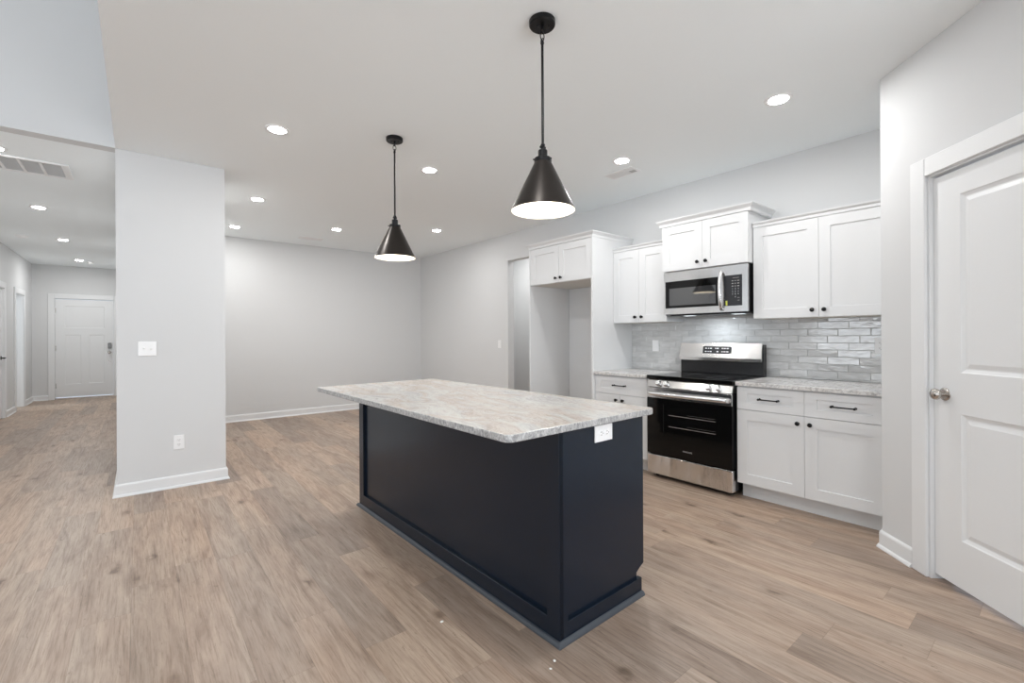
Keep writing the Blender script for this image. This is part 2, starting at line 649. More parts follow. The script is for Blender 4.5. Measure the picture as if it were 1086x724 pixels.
def thing(name, label, cat, loc=(0, 0, 0), rz=0.0, group=None, kind=None):
    o = bpy.data.objects.new(name, None)
    o.empty_display_size = 0.1
    COL.objects.link(o)
    o.location = loc
    o.rotation_euler = (0, 0, rz)
    o['label'] = label
    o['category'] = cat
    if group:
        o['group'] = group
    if kind:
        o['kind'] = kind
    return o


def kids(o):
    return [c for c in bpy.data.objects if c.parent == o]


def dup(src, loc, rz=None, label=None):
    def cp(o, par):
        c = o.copy()
        COL.objects.link(c)
        c.parent = par
        for k in kids(o):
            cp(k, c)
        return c
    r = cp(src, None)
    r.location = loc
    if rz is not None:
        r.rotation_euler = (0, 0, rz)
    if label:
        r['label'] = label
    return r


def struct(mb, name, mat, **kw):
    o = mb.build(name, mat, **kw)
    o['kind'] = 'structure'
    return o


def wall(name, axis, pos, thick, a0, a1, z0, z1, holes=(), mat=None):
    """wall slab on a plane x=pos (axis X) or y=pos (axis Y); thick may be negative; holes = (a0, a1, z0, z1)"""
    mb = MB()
    t0, t1 = sorted((pos, pos + thick))
    def put(p, q, r, u):
        if q - p < 1e-4 or u - r < 1e-4:
            return
        if axis == 'X':
            mb.box(t0, t1, p, q, r, u)
        else:
            mb.box(p, q, t0, t1, r, u)
    cur = a0
    for h in sorted(holes):
        put(cur, h[0], z0, z1)
        put(h[0], h[1], z0, h[2])
        put(h[0], h[1], h[3], z1)
        cur = h[1]
    put(cur, a1, z0, z1)
    return struct(mb, name, mat or M['wall'])


RK = -PI / 2            # things on the kitchen wall: local x runs toward the camera, local -y into the room
RD = -math.radians(134)  # things on the diagonal wall

# ---------------------------------------------------------------- structure
struct(MB().box(-5.9, 5.6, -3.5, 13.5, -0.12, 0.0), 'floor', M['floor'])
struct(MB().box(-0.134, XK + 0.12, -3.5, YB + 0.12, H, H + 0.12), 'ceiling', M['ceiling'])
struct(MB().box(-1.64, -0.134, YC + 0.12, 13.2, H, H + 0.12), 'ceiling_hall', M['ceiling'])
struct(MB().box(-5.9, -0.134, -3.5, YC + 0.12, 4.4, 4.52), 'ceiling_living', M['ceiling'])
# kitchen wall with the cased-less opening beside the refrigerator recess
wall('wall_right', 'X', XK, 0.11, 0.59, YB, 0, H, [(4.25, 5.184, 0, 2.35)])
wall('wall_back', 'Y', YB, 0.12, 0.598, XK + 0.11, 0, H)
# block between the hall and the dining area; its end faces the camera
struct(MB().box(-0.134, 0.598, YC, YB + 0.12, 0, H - 0.001), 'wall_middle', M['wall'])
struct(MB().box(-0.134, -0.02, YB + 0.12, 13.2, 0, H - 0.001), 'wall_hall_right', M['wall'])
wall('wall_hall_left', 'X', -1.64, -0.12, YC + 0.12, 13.2, 0, H, [(9.83, 10.63, 0, 2.05), (11.475, 12.225, 0, 2.05)])
wall('wall_hall_end', 'Y', 13.08, 0.14, -1.76, -0.02, 0, H, [(-1.325, -0.405, 0, 2.075)])
wall('wall_living_back', 'Y', YC, 0.12, -5.78, -1.64, 0, 4.4)
struct(MB().box(-1.64, -0.134, YC, YC + 0.12, H, 4.4), 'wall_header', M['wall'])
struct(MB().box(-0.134, -0.014, -3.38, YC, H + 0.12, 4.4), 'wall_upper', M['wall'])
wall('wall_left', 'X', -5.78, -0.12, -3.38, YC + 0.12, 0, 4.4, [(-1.5, 1.1, 0.6, 2.5), (2.45, 4.45, 0.65, 2.25)])
wall('wall_front', 'Y', -3.38, -0.12, -5.78, 4.3, 0, 4.4, [(-4.6, -1.4, 0.6, 2.6), (-0.35, 2.15, 0.65, 2.25)])
# pantry corner
wall('wall_return', 'Y', YR, -0.10, CD[0] + 0.06, XK, 0, H - 0.001)
DL = 1.36
dm = MB()
for (a, b, c, d) in ((0, 0.329, 0, H - 0.001), (1.117, DL, 0, H - 0.001), (0.329, 1.117, 2.06, H - 0.001)):
    dm.box(a, b, 0, 0.11, c, d)
struct(dm, 'wall_diagonal', M['wall'], loc=(CD[0], CD[1], 0), rz=RD)
EX, EY = CD[0] - DV[0] * DL, CD[1] - DV[1] * DL
wall('wall_pantry_side', 'X', EX, 0.11, -3.38, EY, 0, H - 0.001)
# little space seen through the opening
wall('wall_passage', 'X', 5.30, 0.1, 3.1, 6.6, 0, H)
wall('wall_passage_near', 'Y', 3.1, 0.1, 4.29, 5.3, 0, H)
wall('wall_passage_far', 'Y', 6.5, 0.1, 4.29, 5.3, 0, H)
struct(MB().box(4.298, 5.4, 3.1, 6.6, H, H + 0.12), 'ceiling_passage', M['ceiling'])
# bedroom beyond the hall door
wall('wall_bedroom_left', 'X', -3.6, -0.1, 10.9, 13.2, 0, H)
wall('wall_bedroom_near', 'Y', 10.9, 0.1, -3.6, -1.76, 0, H)
wall('wall_bedroom_far', 'Y', 13.1, 0.1, -3.6, -1.76, 0, H)
struct(MB().box(-3.7, -1.76, 10.9, 13.2, H, H + 0.12), 'ceiling_bedroom', M['ceiling'])

# windows behind the camera and in the living room
def window(n, axis, pos, a0, a1, z0, z1, cols):
    mb = MB()
    w = 0.05
    def bx(p, q, r, u, d0=-0.05, d1=0.0):
        if axis == 'X':
            mb.box(pos - 0.07, pos - 0.02, p, q, r, u, 0.003)
        else:
            mb.box(p, q, pos - 0.07, pos - 0.02, r, u, 0.003)
    bx(a0, a1, z0, z0 + w); bx(a0, a1, z1 - w, z1); bx(a0, a0 + w, z0 + w, z1 - w); bx(a1 - w, a1, z0 + w, z1 - w)
    for i in range(1, cols):
        x = a0 + (a1 - a0) * i / cols
        bx(x - w, x + w, z0 + w, z1 - w)
    zc = (z0 + z1) / 2
    bx(a0 + w, a1 - w, zc - 0.02, zc + 0.02)
    return struct(mb, 'window_%d' % n, M['trim'])


window(1, 'Y', -3.40, -0.35, 2.15, 0.65, 2.25, 3)
window(2, 'Y', -3.40, -4.6, -1.4, 0.6, 2.6, 3)
window(3, 'X', -5.80, -1.5, 1.1, 0.6, 2.5, 3)
window(4, 'X', -5.80, 2.45, 4.45, 0.65, 2.25, 2)

# baseboards
BP = [(0.0, 0.0), (0.027, 0.0), (0.027, 0.006), (0.022, 0.014), (0.014, 0.019), (0.014, 0.086), (0.011, 0.094), (0.004, 0.1), (0.0, 0.1)]
def base(name, path):
    return struct(MB().sweep(path, BP), 'baseboard_' + name, M['trim'])


base('middle', [(0.598, YB), (0.598, YC), (-0.134, YC), (-0.134, 13.08)])
base('back', [(0.598, YB), (XK, YB)][::-1])
base('right', [(XK, YB), (XK, 5.184)][::-1])
base('hall_end_left', [(-1.415, 13.08), (-1.64, 13.08), (-1.64, 12.31)][::1])
base('hall_left', [(-1.64, 11.385), (-1.64, 10.72)])
base('hall_left_near', [(-1.64, 9.74), (-1.64, YC), (-5.78, YC)])
def dpt(s_, o=0.0):
    return (CD[0] - DV[0] * s_ - DV[1] * o, CD[1] - DV[1] * s_ + DV[0] * o)


base('diagonal', [dpt(0.236), dpt(0.0), (CD[0] + 0.24, YR)])
base('passage', [(5.3, 3.2), (5.3, 6.5)])

# door casings -------------------------------------------------------------
def casing(mb, x0, x1, zt, w=0.09, t=0.017, jamb=0.11, y=0.0):
    """casing around an opening x0..x1, top zt, on the face y=0 (room is -y)"""
    e = 0.004
    mb.box(x0 - w, x0 + e, y - t, y, 0, zt + w, 0.004)
    mb.box(x1 - e, x1 + w, y - t, y, 0, zt + w, 0.004)
    mb.box(x0 + e, x1 - e, y - t, y, zt - e, zt + w, 0.004)
    mb.box(x0 - 0.0, x0 + 0.012, y, y + jamb, 0, zt)
    mb.box(x1 - 0.012, x1, y, y + jamb, 0, zt)
    mb.box(x0, x1, y, y + jamb, zt - 0.012, zt)
    return mb


o = struct(casing(MB(), 0.329, 1.117, 2.062), 'trim_1', M['trim'], loc=(CD[0], CD[1], 0), rz=RD)

DOORP = [(0.0, 0.0), (0.006, 0.004), (0.018, 0.009), (0.024, 0.009), (0.044, 0.003), (0.05, 0.003)]
# pantry door (two moulded panels, knob at its left edge)
def on_diag(s_, o_, z=0.0):
    p = dpt(s_, o_)
    return (p[0], p[1], z)


pd = bpy.data.objects.new('door_1', None)
COL.objects.link(pd)
pd['kind'] = 'structure'
pd.location = on_diag(0.343, -0.02)
pd.rotation_euler = (0, 0, RD)
DW = 0.76
MB().slab(DW, 2.012, 0.035, [(0.15, DW - 0.15, 1.034, 1.893), (0.15, DW - 0.15, 0.228, 0.836)], DOORP, z0=0.028).build('door_leaf', M['trim'], pd)
kb = MB()
kz, kx = 0.95, 0.062
kb.lathe([(0.0, -0.006), (0.024, -0.006), (0.032, -0.003), (0.033, 0.0)], (kx, 0, kz), 'Y', 28)
kb.lathe([(0.011, -0.030), (0.010, -0.006)], (kx, 0, kz), 'Y', 20)
kb.lathe([(0.0, -0.062), (0.012, -0.0615), (0.020, -0.058), (0.026, -0.052), (0.0285, -0.044), (0.026, -0.036), (0.018, -0.029), (0.011, -0.026)], (kx, 0, kz), 'Y', 28, sharp=False)
kb.build('door_knob', M['nickel'], pd)

# front door at the end of the hall
struct(casing(MB(), -1.325, -0.405, 2.075, w=0.088), 'trim_2', M['trim'], loc=(0, 13.08, 0))
fd = bpy.data.objects.new('door_2', None)
COL.objects.link(fd)
fd['kind'] = 'structure'
fd.location = (-1.31, 13.10, 0)
FW = 0.89
SH = [(0.0, 0.0), (0.008, 0.005), (0.02, 0.005)]
MB().slab(FW, 2.012, 0.044, [(0.14, FW - 0.14, 1.42, 1.88), (0.14, FW / 2 - 0.06, 0.26, 1.28), (FW / 2 + 0.06, FW - 0.14, 0.26, 1.28)], SH, z0=0.042).build('door_leaf', M['trim'], fd)
MB().box(-0.01, FW + 0.01, -0.03, 0.06, 0, 0.03, 0.004).build('threshold', M['nickel'], fd, label='metal threshold strip under the front door')
hm = MB()
for z in (0.28, 1.05, 1.82):
    h_ = MB()
    h_.box(-0.012, 0.012, -0.006, 0.004, z - 0.05, z + 0.05, 0.002)
    h_.build('hinge', M['nickel'], fd)
hm.bm.free()
lk = MB()
lk.box(FW - 0.085, FW - 0.025, -0.03, 0.0, 1.03, 1.15, 0.006)
lk.build('keypad_deadbolt', plain('dark_nickel', (0.22, 0.22, 0.22), 0.35, 0.8), fd)
lk = MB()
lk.lathe([(0.0, -0.012), (0.03, -0.010), (0.033, 0.0)], (FW - 0.058, 0, 0.95), 'Y', 20)
lk.cyl((FW - 0.058, -0.012, 0.95), (FW - 0.058, -0.05, 0.95), 0.01)
lk.sphere((FW - 0.058, -0.06, 0.95), 0.026, 1, 0.8, 1)
lk.build('door_knob', M['nickel'], fd)
MB().lathe([(0.0, -0.006), (0.012, -0.006), (0.014, 0.0)], (FW - 0.058, 0, 0.76), 'Y', 14).build('door_latch', M['nickel'], fd)

# hall side doors (they face +x: local -y -> +x)
struct(casing(MB(), 9.83, 10.63, 2.05, jamb=0.12), 'trim_3', M['trim'], loc=(-1.64, 0, 0), rz=PI / 2)
d3 = bpy.data.objects.new('door_3', None)
COL.objects.link(d3)
d3['kind'] = 'structure'
d3.location = (-1.66, 9.845, 0)
d3.rotation_euler = (0, 0, PI / 2)
MB().slab(0.77, 2.02, 0.035, [(0.12, 0.65, 1.02, 1.90), (0.12, 0.65, 0.22, 0.86)], DOORP, z0=0.012).build('door_leaf', M['trim'], d3)
lv = MB()
lv.lathe([(0.0, -0.01), (0.028, -0.008), (0.031, 0.0)], (0.71, 0, 0.95), 'Y', 20)
lv.cyl((0.71, -0.01, 0.95), (0.71, -0.05, 0.95), 0.009)
lv.tube([(0.715, -0.05, 0.95), (0.68, -0.053, 0.951), (0.64, -0.053, 0.949), (0.60, -0.05, 0.946)], 0.009)
lv.build('door_lever', M['black'], d3)
struct(casing(MB(), 11.475, 12.225, 2.05, jamb=0.12), 'trim_4', M['trim'], loc=(-1.64, 0, 0), rz=PI / 2)
d4 = bpy.data.objects.new('door_4', None)
COL.objects.link(d4)
d4['kind'] = 'structure'
d4.location = (-1.745, 12.205, 0)
d4.rotation_euler = (0, 0, -PI / 2 - math.radians(-90 + 8))
MB().slab(0.72, 2.02, 0.035, [(0.12, 0.60, 1.02, 1.90), (0.12, 0.60, 0.22, 0.86)], DOORP, x0=-0.72, z0=0.012).build('door_leaf', M['trim'], d4)
MB().box(11.482, 11.489, -0.004, 0.02, 0.93, 0.99).build('strike_plate', M['nickel'], None, loc=(-1.64, 0, 0), rz=PI / 2)
sp_ = bpy.data.objects['strike_plate']
sp_.name = 'trim_5'
sp_['kind'] = 'structure'

# ---------------------------------------------------------------- backsplash
def backsplash():
    th = MB()
    g = MB()
    yL = 3.02
    L = yL - YR
    pitch, tw, gp = 0.0553, 0.205, 0.0022
    top = 1.379
    # local: x from far end (y=3.02) toward the camera, z up, face toward -y
    rows = 14
    for r in range(rows):
        z1 = 1.351 + 0.0553 - r * pitch
        z0 = z1 - pitch
        if r == 0:
            z1, z0 = 1.4063, 1.351
        # world joint for row below z=1.351 : y=1.26, shift +.069 each row down
        jy = 1.26 + 0.069 * (r - 1)
        k0 = (yL - jy) % tw - tw
        x = k0
        while x < L:
            a, b = max(x, 0) + gp / 2, min(x + tw, L) - gp / 2
            c, d = z0 + gp / 2, z1 - gp / 2
            lo = 0.60 if 0.62 < (a + b) / 2 < 1.40 else ZC
            hi = 1.45 if 0.62 < (a + b) / 2 < 1.40 else top
            c, d = max(c, lo), min(d, hi)
            if b - a > 0.006 and d - c > 0.004:
                tx, tz = random.uniform(-1, 1) * 0.0011, random.uniform(-1, 1) * 0.0007
                bv = 0.0022
                y0 = 0.0
                def yy(sx, sz):
                    return y0 + sx * tx + sz * tz
                o4 = [th.bm.verts.new(p) for p in ((a, yy(-1, -1) + bv, c), (b, yy(1, -1) + bv, c), (b, yy(1, 1) + bv, d), (a, yy(-1, 1) + bv, d))]
                i4 = [th.bm.verts.new(p) for p in ((a + bv, yy(-1, -1), c + bv), (b - bv, yy(1, -1), c + bv), (b - bv, yy(1, 1), d - bv), (a + bv, yy(-1, 1), d - bv))]
                k4 = [th.bm.verts.new(p) for p in ((a, 0.008, c), (b, 0.008, c), (b, 0.008, d), (a, 0.008, d))]
                th.bm.faces.new(i4)
                for q in range(4):
                    w_ = (q + 1) % 4
                    th.bm.faces.new([o4[q], o4[w_], i4[w_], i4[q]])
                    th.bm.faces.new([k4[q], k4[w_], o4[w_], o4[q]])
            x += tw
    t = thing('tile_backsplash', 'glazed grey brick-pattern tile backsplash between counters and white wall cabinets', 'backsplash', (XK - 0.0115, yL, 0), RK)
    g.box(0.0, L, 0.0035, 0.0085, ZC, top)
    g.box(0.625, 1.395, 0.0035, 0.0085, 0.62, ZC)
    g.box(0.625, 1.395, 0.0035, 0.0085, top, 1.45)
    g.build('grout_bed', M['grout'], t)
    th.build('tiles', M['tile'], t)


backsplash()

# ---------------------------------------------------------------- kitchen cabinets
SHK = [(0.0, 0.0), (0.0012, 0.0075), (0.003, 0.0075)]
G = 0.0011  # half reveal between fronts


def pull(parent, x, z, y, L=0.135, name='pull'):
    mb = MB()
    mb.tube([(x - L / 2, y - 0.028, z), (x - L / 4, y - 0.029, z), (x + L / 4, y - 0.029, z), (x + L / 2, y - 0.028, z)], 0.0048, 10)
    for s_ in (-1, 1):
        mb.lathe([(0.0, -0.034), (0.0075, -0.033), (0.0085, -0.027), (0.0060, -0.020), (0.0055, -0.004), (0.0085, 0.0)], (x + s_ * (L / 2 - 0.004), y, z), 'Y', 14, sharp=False)
    return mb.build(name, M['black'], parent)


def knob(parent, x, z, y):
    mb = MB()
    mb.lathe([(0.0, -0.029), (0.009, -0.0285), (0.0145, -0.025), (0.0155, -0.021), (0.012, -0.016), (0.0065, -0.012), (0.006, -0.004), (0.009, 0.0)], (x, y, z), 'Y', 18, sharp=False)
    return mb.build('knob', M['black'], parent)


def door(parent, x0, x1, z0, z1, knob_at=None, rail=0.075, mat=None, kz=None, name='door', y=0.0):
    w, h = x1 - x0, z1 - z0
    d = MB().slab(w, h, 0.019, [(rail, w - rail, rail, h - rail)], SHK, x0=x0, z0=z0, y0=y).build(name, mat or M['cab'], parent)
    if knob_at == 'L':
        knob(d, x0 + 0.037, kz, y)
    if knob_at == 'R':
        knob(d, x1 - 0.037, kz, y)
    return d


def base_cabinet(label, y_far, w, drawers, mat=None, x_front=XD, depth=None):
    mat = mat or M['cab']
    t = thing('base_cabinet', label, 'cabinet', (x_front, y_far, 0), RK)
    D = depth or (XK - x_front - 0.013)
    b = MB()
    b.box(0, w, 0.0195, D, 0.118, ZC - 0.031)
    b.build('body', mat, t)
    k = MB()
    k.box(0.0, w, 0.095, 0.112, 0, 0.118)
    k.build('toe_kick', mat, t)
    zd0, zd1 = 0.687, 0.855
    n = drawers
    for i in range(n):
        a, c = w * i / n + G, w * (i + 1) / n - G
        dr = MB().slab(c - a, zd1 - zd0, 0.019, [(0.073, c - a - 0.073, 0.052, zd1 - zd0 - 0.046)], SHK, x0=a, z0=zd0).build('drawer', mat, t)
        pull(dr, (a + c) / 2 + (0.0 if n == 1 else 0.0), 0.773, 0.0)
    door(t, G, w / 2 - G, 0.124, 0.683, 'R', kz=0.632, mat=mat)
    door(t, w / 2 + G, w - G, 0.124, 0.683, 'L', kz=0.632, mat=mat)
    return t


base_cabinet('white two-drawer base cabinet right of the range with a pair of doors', 1.615, 0.914, 2)
base_cabinet('narrow white base cabinet left of the range with one drawer above two doors', 3.018, 0.605, 1)


def wall_cabinet(label, y_far, w, z0, z1, xf, crown, kz, rail=0.072, sf=1.0, name='wall_cabinet'):
    t = thing(name, label, 'cabinet', (xf, y_far, z0), RK)
    D = XK - xf - 0.001
    h = z1 - z0
    b = MB()
    b.box(0, w, 0.0195, D, 0.0, h)
    b.build('body', M['cab'], t)
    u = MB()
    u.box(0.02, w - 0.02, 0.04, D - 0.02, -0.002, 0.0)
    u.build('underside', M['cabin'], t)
    m_ = w / 2
    door(t, G, m_ - G, 0.002, h - 0.02, 'R', rail=rail, kz=kz - z0)
    door(t, m_ + G, w - G, 0.002, h - 0.02, 'L', rail=rail, kz=kz - z0)
    c = MB()
    c.loft(0, w, 0.019, D, crown(h), sf)
    c.build('crown', M['cab'], t)
    return t


small_crown = lambda h: [(0.019, h - 0.018), (0.023, h - 0.014), (0.025, h + 0.004), (0.036, h + 0.014), (0.038, h + 0.018), (0.040, h + 0.026)]
big_crown = lambda h: [(0.001, h - 0.018), (0.024, h - 0.016), (0.026, h + 0.006), (0.030, h + 0.012), (0.044, h + 0.028), (0.048, h + 0.032), (0.050, h + 0.042)]




wc = wall_cabinet('white wall cabinet with two tall doors above the right-hand counter', 1.615, 0.914, 1.380, 2.128, XU, small_crown, 1.433, sf=0.0)
wall_cabinet('white two-door wall cabinet between the microwave and refrigerator recess', 3.018, 0.62, 1.380, 2.128, XU, small_crown, 1.434, sf=0.0)
wall_cabinet('short white two-door cabinet directly above the microwave', 2.392, 0.770, 1.834, 2.262, XU - 0.078, big_crown, 1.889, rail=0.070)
wall_cabinet('deep white two-door cabinet over the empty refrigerator recess', 3.963, 0.92, 1.832, 2.262, 3.530, big_crown, 1.881, rail=0.072)
for yy_, lb in ((3.982, 'tall white end panel at the left of the refrigerator recess'), (3.0428, 'tall white end panel between refrigerator recess and left-hand counter')):
    b = MB()
    pw = 0.0185 if yy_ > 3.5 else 0.0235
    b.box(0, pw, -0.002, XK - 3.530 - 0.001, 0, 2.244, 0.0008)
    o = b.build('end_panel', M['cab'], loc=(3.528, yy_, 0), rz=RK)
    o['label'] = lb
    o['category'] = 'panel'


def counter(label, y_far, w):
    b = MB()
    b.box(0, w, 0, XK - 3.5295 - 0.013, ZC - 0.03, ZC, 0.004, 2)
    o = b.build('countertop', M['granite_wall'], loc=(3.5295, y_far, 0), rz=RK)
    o['label'] = label
    o['category'] = 'countertop'


counter('white and grey veined stone countertop right of the range', 1.618, 0.920)
counter('short veined stone countertop left of the range, against the tall panel', 3.0185, 0.609)

# ---------------------------------------------------------------- text helper
def text_mesh(s_, size, mat, name, parent, loc, rot, sx=1.0):
    cu = bpy.data.curves.new('lettering', 'FONT')
    cu.body = s_
    cu.size = size
    cu.align_x = 'CENTER'
    cu.align_y = 'CENTER'
    cu.extrude = 0.0003
    tmp = bpy.data.objects.new('lettering_tmp', cu)
    COL.objects.link(tmp)
    bpy.context.view_layer.update()
    me = bpy.data.meshes.new_from_object(tmp.evaluated_get(bpy.context.evaluated_depsgraph_get()))
    bpy.data.objects.remove(tmp)
    me.materials.clear()
    me.materials.append(mat)
    o = bpy.data.objects.new(name, me)
    COL.objects.link(o)
    o.parent = parent
    o.location = loc
    o.rotation_euler = rot
    o.scale = (sx, 1, 1)
    return o


FRONT = (PI / 2, 0, 0)   # reads from -y


# ---------------------------------------------------------------- range
def kitchen_range():
    W = 0.762
    t = thing('range', 'freestanding stainless steel electric range with black glass oven door', 'stove', (3.518, 2.392, 0), RK)
    D = 0.63
    b = MB()
    b.box(0.004, W - 0.004, 0.045, D, 0.04, 0.862)
    b.build('body', M['enamel'], t)
    for x in (0.05, W - 0.05):
        for y in (0.09, D - 0.06):
            MB().cyl((x, y, 0), (x, y, 0.04), 0.016, 12).build('foot', M['enamel'], t)
    # cooktop
    b = MB()
    b.box(0, W, -0.004, D - 0.05, 0.864, 0.899, 0.006, 3)
    ct = b.build('cooktop', M['glass_black'], t)
    for (x, y, r) in ((0.20, 0.17, 0.105), (0.56, 0.17, 0.085), (0.20, 0.42, 0.080), (0.56, 0.42, 0.105)):
        MB().lathe([(r, 0.8992), (r - 0.003, 0.8996), (r - 0.004, 0.8992)], (x, y, 0), 'Z', 40).build('burner_ring', M['ring'], ct)
    # control panel with four knobs
    b = MB()
    tilt = math.atan2(0.022, 0.062)
    pf = [(-0.006, 0.800), (0.016, 0.862), (0.06, 0.862), (0.06, 0.800)]
    A = [b.bm.verts.new((0.003, y, z)) for y, z in pf]
    B = [b.bm.verts.new((W - 0.003, y, z)) for y, z in pf]
    for k in range(4):
        b.bm.faces.new([A[k], A[(k + 1) % 4], B[(k + 1) % 4], B[k]])
    b.bm.faces.new(A[::-1]); b.bm.faces.new(B)
    cp = b.build('control_panel', M['steel'], t)
    for x in (0.120, 0.194, 0.567, 0.644):
        k = MB()
        k.lathe([(0.0, -0.035), (0.017, -0.034), (0.0215, -0.031), (0.0215, -0.012), (0.0225, -0.006), (0.026, -0.004), (0.027, 0.002)], (0, 0, 0), 'Y', 28)
        k.box(-0.0028, 0.0028, -0.038, -0.032, -0.017, 0.018, 0.001)
        ko = k.build('knob', M['chrome'], cp, loc=(x, 0.0045, 0.829))
        ko.rotation_euler = (-tilt, 0, 0)
    # oven door
    b = MB()
    b.box(0.003, W - 0.003, 0.0, 0.044, 0.213, 0.794, 0.003)
    dr = b.build('oven_door', M['enamel'], t)
    b = MB()
    b.box(0.003, W - 0.003, -0.006, 0.003, 0.702, 0.794, 0.003)
    b.build('door_trim', M['steel'], dr)
    g = MB()
    # glass front with an open window, racks seen through it
    wx0, wx1, wz0, wz1 = 0.165, W - 0.125, 0.39, 0.655
    g.slab(W - 0.010, 0.485, 0.004, [(wx0 - 0.005, wx1 - 0.005, wz0 - 0.214, wz1 - 0.214)], [(0, 0), (0.002, 0.003), (0.003, 0.003)], x0=0.005, z0=0.214, y0=-0.004)
    g.build('glass_front', M['glass_black'], dr)
    rk = MB()
    for z in (0.565, 0.468):
        rk.cyl((wx0 + 0.05, -0.0012, z), (wx1 - 0.01, -0.0012, z), 0.0017, 8)
        for i in range(16):
            x = wx0 + 0.06 + i * (wx1 - wx0 - 0.08) / 15
            rk.cyl((x, -0.0006, z), (x, -0.0006, z + 0.018), 0.0004, 6)
        rk.cyl((wx0 + 0.22, -0.0006, z + 0.018), (wx1 - 0.012, -0.0006, z + 0.018), 0.0006, 6)
    rk.build('oven_racks', M['rack'], dr)
    hd = MB()
    hz = 0.742
    # broad flat handle bowed outwards a little
    n = 24
    prof = [(0.006, -0.017), (0.0, -0.015), (-0.006, -0.008), (-0.008, 0.0), (-0.006, 0.008), (0.0, 0.015), (0.006, 0.017), (0.008, 0.0)]
    rows = []
    for i in range(n + 1):
        x = 0.022 + (W - 0.044) * i / n
        e = abs(2 * i / n - 1)
        y = -0.052 + 0.012 * e ** 2 + (0.02 * max(0, (e - 0.93) / 0.07))
        rows.append([hd.bm.verts.new((x, y + p[0], hz + p[1])) for p in prof])
    for a, c in zip(rows, rows[1:]):
        for k in range(8):
            f = hd.bm.faces.new([a[k], a[(k + 1) % 8], c[(k + 1) % 8], c[k]])
            f.smooth = True
    hd.bm.faces.new(rows[0]); hd.bm.faces.new(rows[-1])
    for x in (0.045, W - 0.045):
        hd.box(x - 0.014, x + 0.014, -0.040, -0.004, hz - 0.012, hz + 0.012, 0.003)
    hd.build('handle', M['chrome'], dr)
    text_mesh('FRIGIDAIRE', 0.0165, M['greyink'], 'logo', dr, (W / 2 + 0.008, -0.0046, 0.280), FRONT, 1.0)
    # storage drawer
    b = MB()
    b.box(0.003, W - 0.003, -0.002, 0.05, 0.035, 0.206, 0.008, 3)
    b.build('storage_drawer', M['steel_v'], t)
    # backguard: black lower part, stainless tilted head
    b = MB()
    b.box(0.004, W - 0.004, D - 0.055, D, 0.862, 1.165, 0.003)
    b.box(0.002, W - 0.002, D - 0.066, D - 0.05, 0.90, 1.03, 0.003)
    bgd = b.build('backguard', M['enamel'], t)
    s_ = MB()
    pts = [(-0.062, 1.176), (-0.092, 1.045), (-0.088, 1.018), (-0.060, 1.012), (-0.05, 1.176)]
    A = [s_.bm.verts.new((0.001, D + y, z)) for y, z in pts]
    B = [s_.bm.verts.new((W - 0.012, D + y, z)) for y, z in pts]
    for k in range(5):
        s_.bm.faces.new([A[k], A[(k + 1) % 5], B[(k + 1) % 5], B[k]])
    s_.bm.faces.new(A[::-1]); s_.bm.faces.new(B)
    bmesh.ops.bevel(s_.bm, geom=list(s_.bm.edges), offset=0.002, segments=2, affect='EDGES')
    s_.build('console', M['steel'], bgd)
    # display on the tilted face: plane through (y,z) (-.062,1.176) -> (-.092,1.045)
    th = math.atan2(0.030, 0.131)
    def cp_(x, z, off=0.0):
        k = (1.176 - z) / 0.131
        return (x, D - 0.062 - 0.030 * k - off, z)
    d = MB()
    c0, c1 = 0.232, 0.498
    q = [cp_(c0, 1.148, 0.0016), cp_(c1, 1.148, 0.0016), cp_(c1, 1.082, 0.0016), cp_(c0, 1.082, 0.0016)]
    qb = [cp_(c0, 1.148, -0.002), cp_(c1, 1.148, -0.002), cp_(c1, 1.082, -0.002), cp_(c0, 1.082, -0.002)]
    F = [d.bm.verts.new(p) for p in q]; K = [d.bm.verts.new(p) for p in qb]
    d.bm.faces.new(F); d.bm.faces.new(K[::-1])
    for k in range(4):
        d.bm.faces.new([F[k], K[k], K[(k + 1) % 4], F[(k + 1) % 4]])
    dp = d.build('display', M['panelblack'], bgd)
    for z in (1.129, 1.100):
        for x, w in ((0.262, 0.016), (0.286, 0.010), (0.308, 0.018), (0.352, 0.008), (0.372, 0.016), (0.414, 0.010), (0.436, 0.014), (0.462, 0.016)):
            if z < 1.11 and 0.35 < x < 0.36:
                continue
            p = cp_(x, z, 0.0022)
            hh = 0.0035
            MB().box(p[0] - w / 2, p[0] + w / 2, p[1] - 0.0012, p[1] + 0.001, z - hh, z + hh).build('key_mark', M['ink'], dp)
    return t


kitchen_range()


